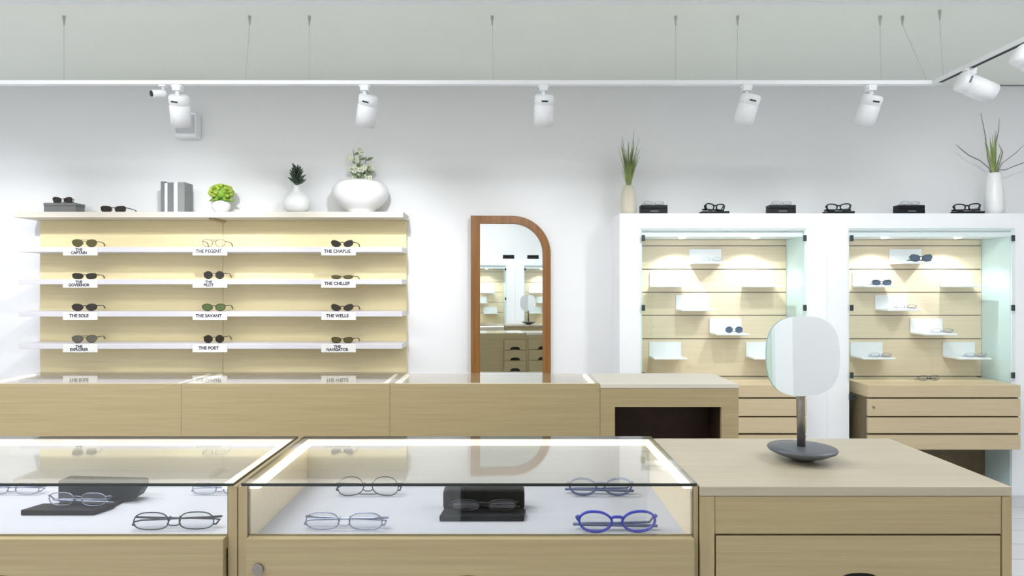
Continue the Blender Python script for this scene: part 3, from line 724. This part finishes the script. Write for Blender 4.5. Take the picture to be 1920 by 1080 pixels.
WL = [(120, 120, 'track wire nearest the left edge'), (468, 460, 'slightly slanted track wire left of the bowl plant'), (580, 580, 'track wire third from the left'), (923, 925, 'track wire above the wall mirror'),
      (1267, 1267, 'track wire above the left white cabinet'), (1383, 1381, 'track wire beside the spotlight above the table mirror'), (1650, 1652, 'track wire beside the spotlight left of the corner')]
for px, bx, l in WL: wire(px, 30, PX(bx, DT), l)
wire(1692, 30, PX(1738, DT), 'slanting track wire running down to the track corner')
dd = XC * F / (1762 - CX)
wire(1762, 10, XC + .018, 'wire holding the right-hand track just past the corner', min(dd, 3.47))

def track_spot(cpx, d, top, bot, ydir, label, L=.165, R=.052, power=30, size=95, target=None, conn_x=None):
    """top/bot = pixel centres of the head's two ends"""
    c = Vector((PX(cpx, d) if conn_x is None else conn_x, d, ZTK - .0125))
    T = thing('track_spotlight', label, 'spotlight', c, 0, 'white spotlights on the lighting tracks')
    a = P(top[0], top[1], d); e = P(bot[0], bot[1], d)
    v = e - a; v.y = ydir; v.normalize()
    a = Vector((a.x, d, a.z)) - c; a.y = 0.0
    mk('connector', B().box(-.022, .022, -.02, .02, -.032, 0).box(-.03, .03, -.014, .014, -.012, 0), M['metalwhite'], T, .003)
    st = a + v * .03
    mk('arm', B().tube([(0, 0, -.03), (0, 0, -.05), tuple(st)], .011, 12), M['metalwhite'], T)
    h = B(); n = 40
    prof = [(0, 0), (R * .8, 0), (R, .010), (R, .045), (R * .93, .048), (R * .93, .054), (R, .057), (R, L), (R * .88, L), (R * .85, L - .03), (0, L - .035)]
    h.lathe(prof, n=n); q = Vector((0, 0, 1)).rotation_difference(v).to_matrix().to_4x4()
    h.xf(Matrix.Translation(a) @ q)
    hd = mk('lamp_head', h, M['metalwhite'], T)
    l = B().lathe([(0, L - .034), (R * .8, L - .029), (R * .8, L - .027), (0, L - .027)], n=32); l.xf(Matrix.Translation(a) @ q)
    mk('bulb', l, M['puck'], hd)
    # dark adjustment slot facing the room
    s = B().box(-.017, .017, -.0015, .0015, -.004, .004); 
    side = (Vector((0, -1, 0)) - v * Vector((0, -1, 0)).dot(v)).normalized()
    m3 = Matrix((v.cross(side).normalized(), side, v)).transposed().to_4x4()
    s.xf(Matrix.Translation(a + v * .028 + side * (R + .0006)) @ m3)
    mk('adjustment_slot', s, M['darkmetal'], hd)
    tip = c + a + v * (L - .02)
    tg = tip + v if target is None else Vector(target)
    spot('spot_lamp', tip, tg, power, size, 1.0, radius=.035)
SP = 75
track_spot(333, DT, (335, 178), (329, 222), .06, 'white track spotlight with a small camera beside it, leftmost', power=SP, target=(-2.4, 4.75, 1.35))
track_spot(684, DT, (692, 178), (681, 220), .06, 'white track spotlight hanging above the bowl of blossoms', power=SP*.8, target=(-1.0, 4.75, 1.35))
track_spot(1019, DT, (1021, 177), (1020, 225), .06, 'white track spotlight hanging above the wall mirror', power=SP*.5, target=(.25, 4.75, 1.3))
track_spot(1400, DT, (1410, 176), (1400, 226), .06, 'white track spotlight above the open case on the left cabinet', power=SP*.5, target=(1.3, 4.6, 1.2))
track_spot(1633, DT, (1638, 178), (1631, 227), .06, 'white track spotlight nearest the track corner', power=SP*.5, target=(2.2, 4.6, 1.2))
dS = 2.27 * F / (1812 - CX)
track_spot(1812, XC * F / (1811 - CX), (1798, 150), (1850, 172), .0, 'white spotlight tilted to the right on the right-hand track', L=.175, R=.050, power=SP*.6, target=(3.6, 4.7, 1.5), conn_x=XC + .018)
track_spot(1925, XC * F / (1930 - CX), (1908, 98), (1960, 128), .0, 'white spotlight cut by the right edge of the picture', L=.18, R=.052, power=SP*.3, target=(4.5, 3.5, 0.5), conn_x=XC + .018)

# small camera beside first spotlight
T = thing('security_camera', 'small white camera with black lens beside the leftmost spotlight', 'camera', (PX(306, DT), DT, ZTK - .0125))
mk('bracket', B().tube([(0, 0, 0), (0, 0, -.035), (-.012, 0, -.05)], .006, 10).box(-.018, .018, -.014, .014, -.008, 0), M['metalwhite'], T)
p0 = P(308, 175, DT) - Vector(T.location); p1 = P(293, 180, DT) - Vector(T.location); p1.y -= .045; v = (p1 - p0).normalized()
mk('body', B().tube([p0 - v * .01, p0, p1], [.012, .019, .019], 24), M['metalwhite'], T)
mk('lens', B().tube([p1, p1 + v * .006], [.0165, .014], 24), M['black'], T)
# wall speaker
dw = YB; px0, px1, py0, py1 = 338, 379, 214, 262
T = thing('wall_speaker', 'small pale grey speaker box on the wall below the leftmost spotlight', 'speaker', (PX((px0 + px1) / 2, dw), dw - .001, PZ(py1, dw)))
wd = (px1 - px0) * dw / F * .95; hh = (py1 - py0) * dw / F * .95
mk('cabinet', B().box(-wd/2, wd/2, -.09, 0, 0, hh), M['metalwhite'], T, .008)
mk('grille', B().box(-wd/2 + .008, wd/2 - .008, -.095, -.0905, .025, hh - .02), M['grille'], T, .002)

# ------------------------------------------------------------------ table mirror
d = 1.62
T = thing('table_mirror', 'table mirror with rounded frameless glass on a slate-grey disc base', 'mirror', (PX(1504, d), d, ZT + .0005))
mk('base', B().lathe([(0, 0), (.022, 0), (.030, .004), (.06, .015), (.078, .024), (.0805, .028), (.079, .031), (.06, .033), (0, .034)], n=64), M['baseg'], T)
zp0, zp1 = .033, PZ(735, d) - ZT
b = B(); b.tube([(-.002, 0, zp0), (-.004, .0, zp1 - .008), (-.004, 0, zp1)], [.0098, .0098, .006], 24); mk('pole', b, M['steel'], T)
cz_ = PZ(667, d) - ZT; aw, ah = 71 * d / F, 74 * d / F
ptsm = sup(aw, ah, 2.7, 72)
b = B().prism(ptsm, -.003, .003, 0, 1)
hd = mk('mirror_glass', b, [M['mirror'], M['tealedge']], T)
hd.location = (-.004, -.013, cz_); hd.rotation_euler = (math.radians(-1), 0, math.radians(4.5))
mk('clip', B().cyl((-.004, .0, zp1 - .012), (-.004, -.0105, zp1 - .012), .007, 16), M['steel'], T)

# ------------------------------------------------------------------ glasses and cases in the front counters
DZ = .8555
def dk(py): return (EYE - DZ) * F / (py - CY)
GF = 'glasses laid out in the foreground display counters'
glasses((PX(326, 1.48), 1.48, DZ), .04, .186, 'thin', M['gunmetal'], M['clear'], 'dark semi-rimless glasses at right in the left display counter', 'glasses', GF, tm=M['gunmetal'], splay=-.2, flip=True)
glasses((PX(645, 1.48), 1.48, DZ), -.03, .182, 'thin', M['silver'], M['clear'], 'thin blue-silver glasses at front left in the middle display counter', 'glasses', GF, splay=-.2, flip=True)
glasses((PX(1157, 1.462), 1.462, DZ), .02, .178, 'folk', M['blue'], M['clear'], 'royal blue round glasses at the front of the middle display counter', 'glasses', GF, tm=M['slateb'], splay=-.15)
glasses((PX(690, 1.72), 1.72, DZ), 0, .172, 'browline', M['black'], M['clear'], 'thin black glasses at the rear left of the middle display counter', 'glasses', GF, splay=-.2, flip=True)
glasses((PX(1126, 1.72), 1.72, DZ), 0, .17, 'folk', M['slateb'], M['clear'], 'slate-blue glasses at the rear right of the middle display counter', 'glasses', GF, splay=-.2)
glasses((PX(412, 1.73), 1.73, DZ), 0, .15, 'thin', M['silver'], M['clear'], 'thin silver glasses at the rear right of the left display counter', 'glasses', GF, splay=-.2, flip=True)
glasses((PX(22, 1.73), 1.73, DZ), 0, .15, 'thin', M['silver'], M['clear'], 'thin silver glasses at the rear left of the left display counter', 'glasses', GF, splay=-.2, flip=True)

def clam(px, d, w, label, lidmat, skew=0.0, group='open glasses cases in the foreground counters', lidw=None, lidx=0, lidround=False, lb=0):
    T = thing('glasses_case', label, 'glasses case', (PX(px, d), d, DZ), 0, group)
    h = .013; dp = .05
    poly = [(-w/2 - skew, -dp/2), (w/2 - skew, -dp/2), (w/2 + skew, dp/2), (-w/2 + skew, dp/2)]
    b = B().prismz(poly, 0, h); mk('tray', b, M['tray'], T, .002)
    lw = lidw or w
    yb = dp / 2 + .04 + lb
    b = B()
    if lidround:
        pts = [(lidx - lw/2, .0), (lidx + lw/2 - .035, 0), (lidx + lw/2 - .012, .010), (lidx + lw/2, .03), (lidx + lw/2, .05), (lidx - lw/2, .055)]
    else:
        pts = [(lidx - lw/2 + .004, .0), (lidx + lw/2 - .004, 0), (lidx + lw/2, .010), (lidx + lw/2, .044), (lidx + lw/2 - .006, .052), (lidx - lw/2 + .006, .052), (lidx - lw/2, .044), (lidx - lw/2, .010)]
    b.prism(pts, yb - .02, yb + .028); mk('lid', b, lidmat, T, .005)
    mk('hinge', B().box(lidx - lw*.4, lidx + lw*.4 - .02, dp/2, yb - .021, .001, .007), M['tray'], T)
    return T
clam(906, 1.56, .196, 'open black glasses case in the middle display counter', M['tray'], .003, lidw=.198)
glasses((PX(908, 1.58), 1.562, DZ + .0135), 0, .165, 'narrow', M['black'], M['clear'], 'black glasses resting on the black case in the middle display counter', 'glasses', None, splay=-1.0)
clam(128, 1.60, .175, 'open charcoal glasses case in the left display counter', M['greycase'], .010, lidw=.207, lidx=.03, lidround=True, lb=.025)
glasses((PX(150, 1.61), 1.600, DZ + .0135), -.05, .150, 'thin', M['silver'], M['clear'], 'thin silver glasses resting on the tray of the charcoal case', 'glasses', None, splay=-1.0)

# ------------------------------------------------------------------ far side of the shop, seen only in the wall mirror
for i, (src, cx) in enumerate(((ca, .29), (cb, 1.68))):
    o = dup_tree(src); o.location = (cx, -1.03, 0); o.rotation_euler = (0, 0, PI)
    o['label'] = 'white display cabinet seen in the wall mirror, %s of the pillar' % ('left' if i == 0 else 'right'); o['group'] = 'cabinets reflected in the wall mirror'
    for sx in (-.25, .25):
        spot('cabinet_downlight_lamp', (cx + sx, -1.13, 1.722), (cx + sx, -1.22, 0.8), 8, 120, .6, radius=.015)
for i, cx in enumerate((.90, 1.30)):
    T = thing('glasses_case', 'black glasses case on the reflected cabinets, %s one in the wall mirror' % ('left' if i == 0 else 'right'), 'glasses case', (cx, -1.17, 1.8905), 0, 'cases reflected in the wall mirror')
    mk('body', B().box(-.09, .09, -.035, .035, 0, .042), M['tray'], T, .005); mk('lid', B().box(-.09, .09, -.035, .035, .0435, .066), M['tray'], T, .006)
for i, (cx, z) in enumerate(((.57, 1.45), (.45, 1.29), (.62, 1.12), (1.37, 1.45), (1.49, 1.29), (1.35, 1.12))):
    o = dup_tree(sh[0]); o.location = (cx, -1.305, z - .1); o.rotation_euler = (0, 0, PI)
    o['label'] = 'white acrylic shelf reflected in the mirror, %s cabinet, %s row' % ('left' if i < 3 else 'right', ['upper', 'middle', 'lower'][i % 3]); o['group'] = 'acrylic shelves reflected in the wall mirror'
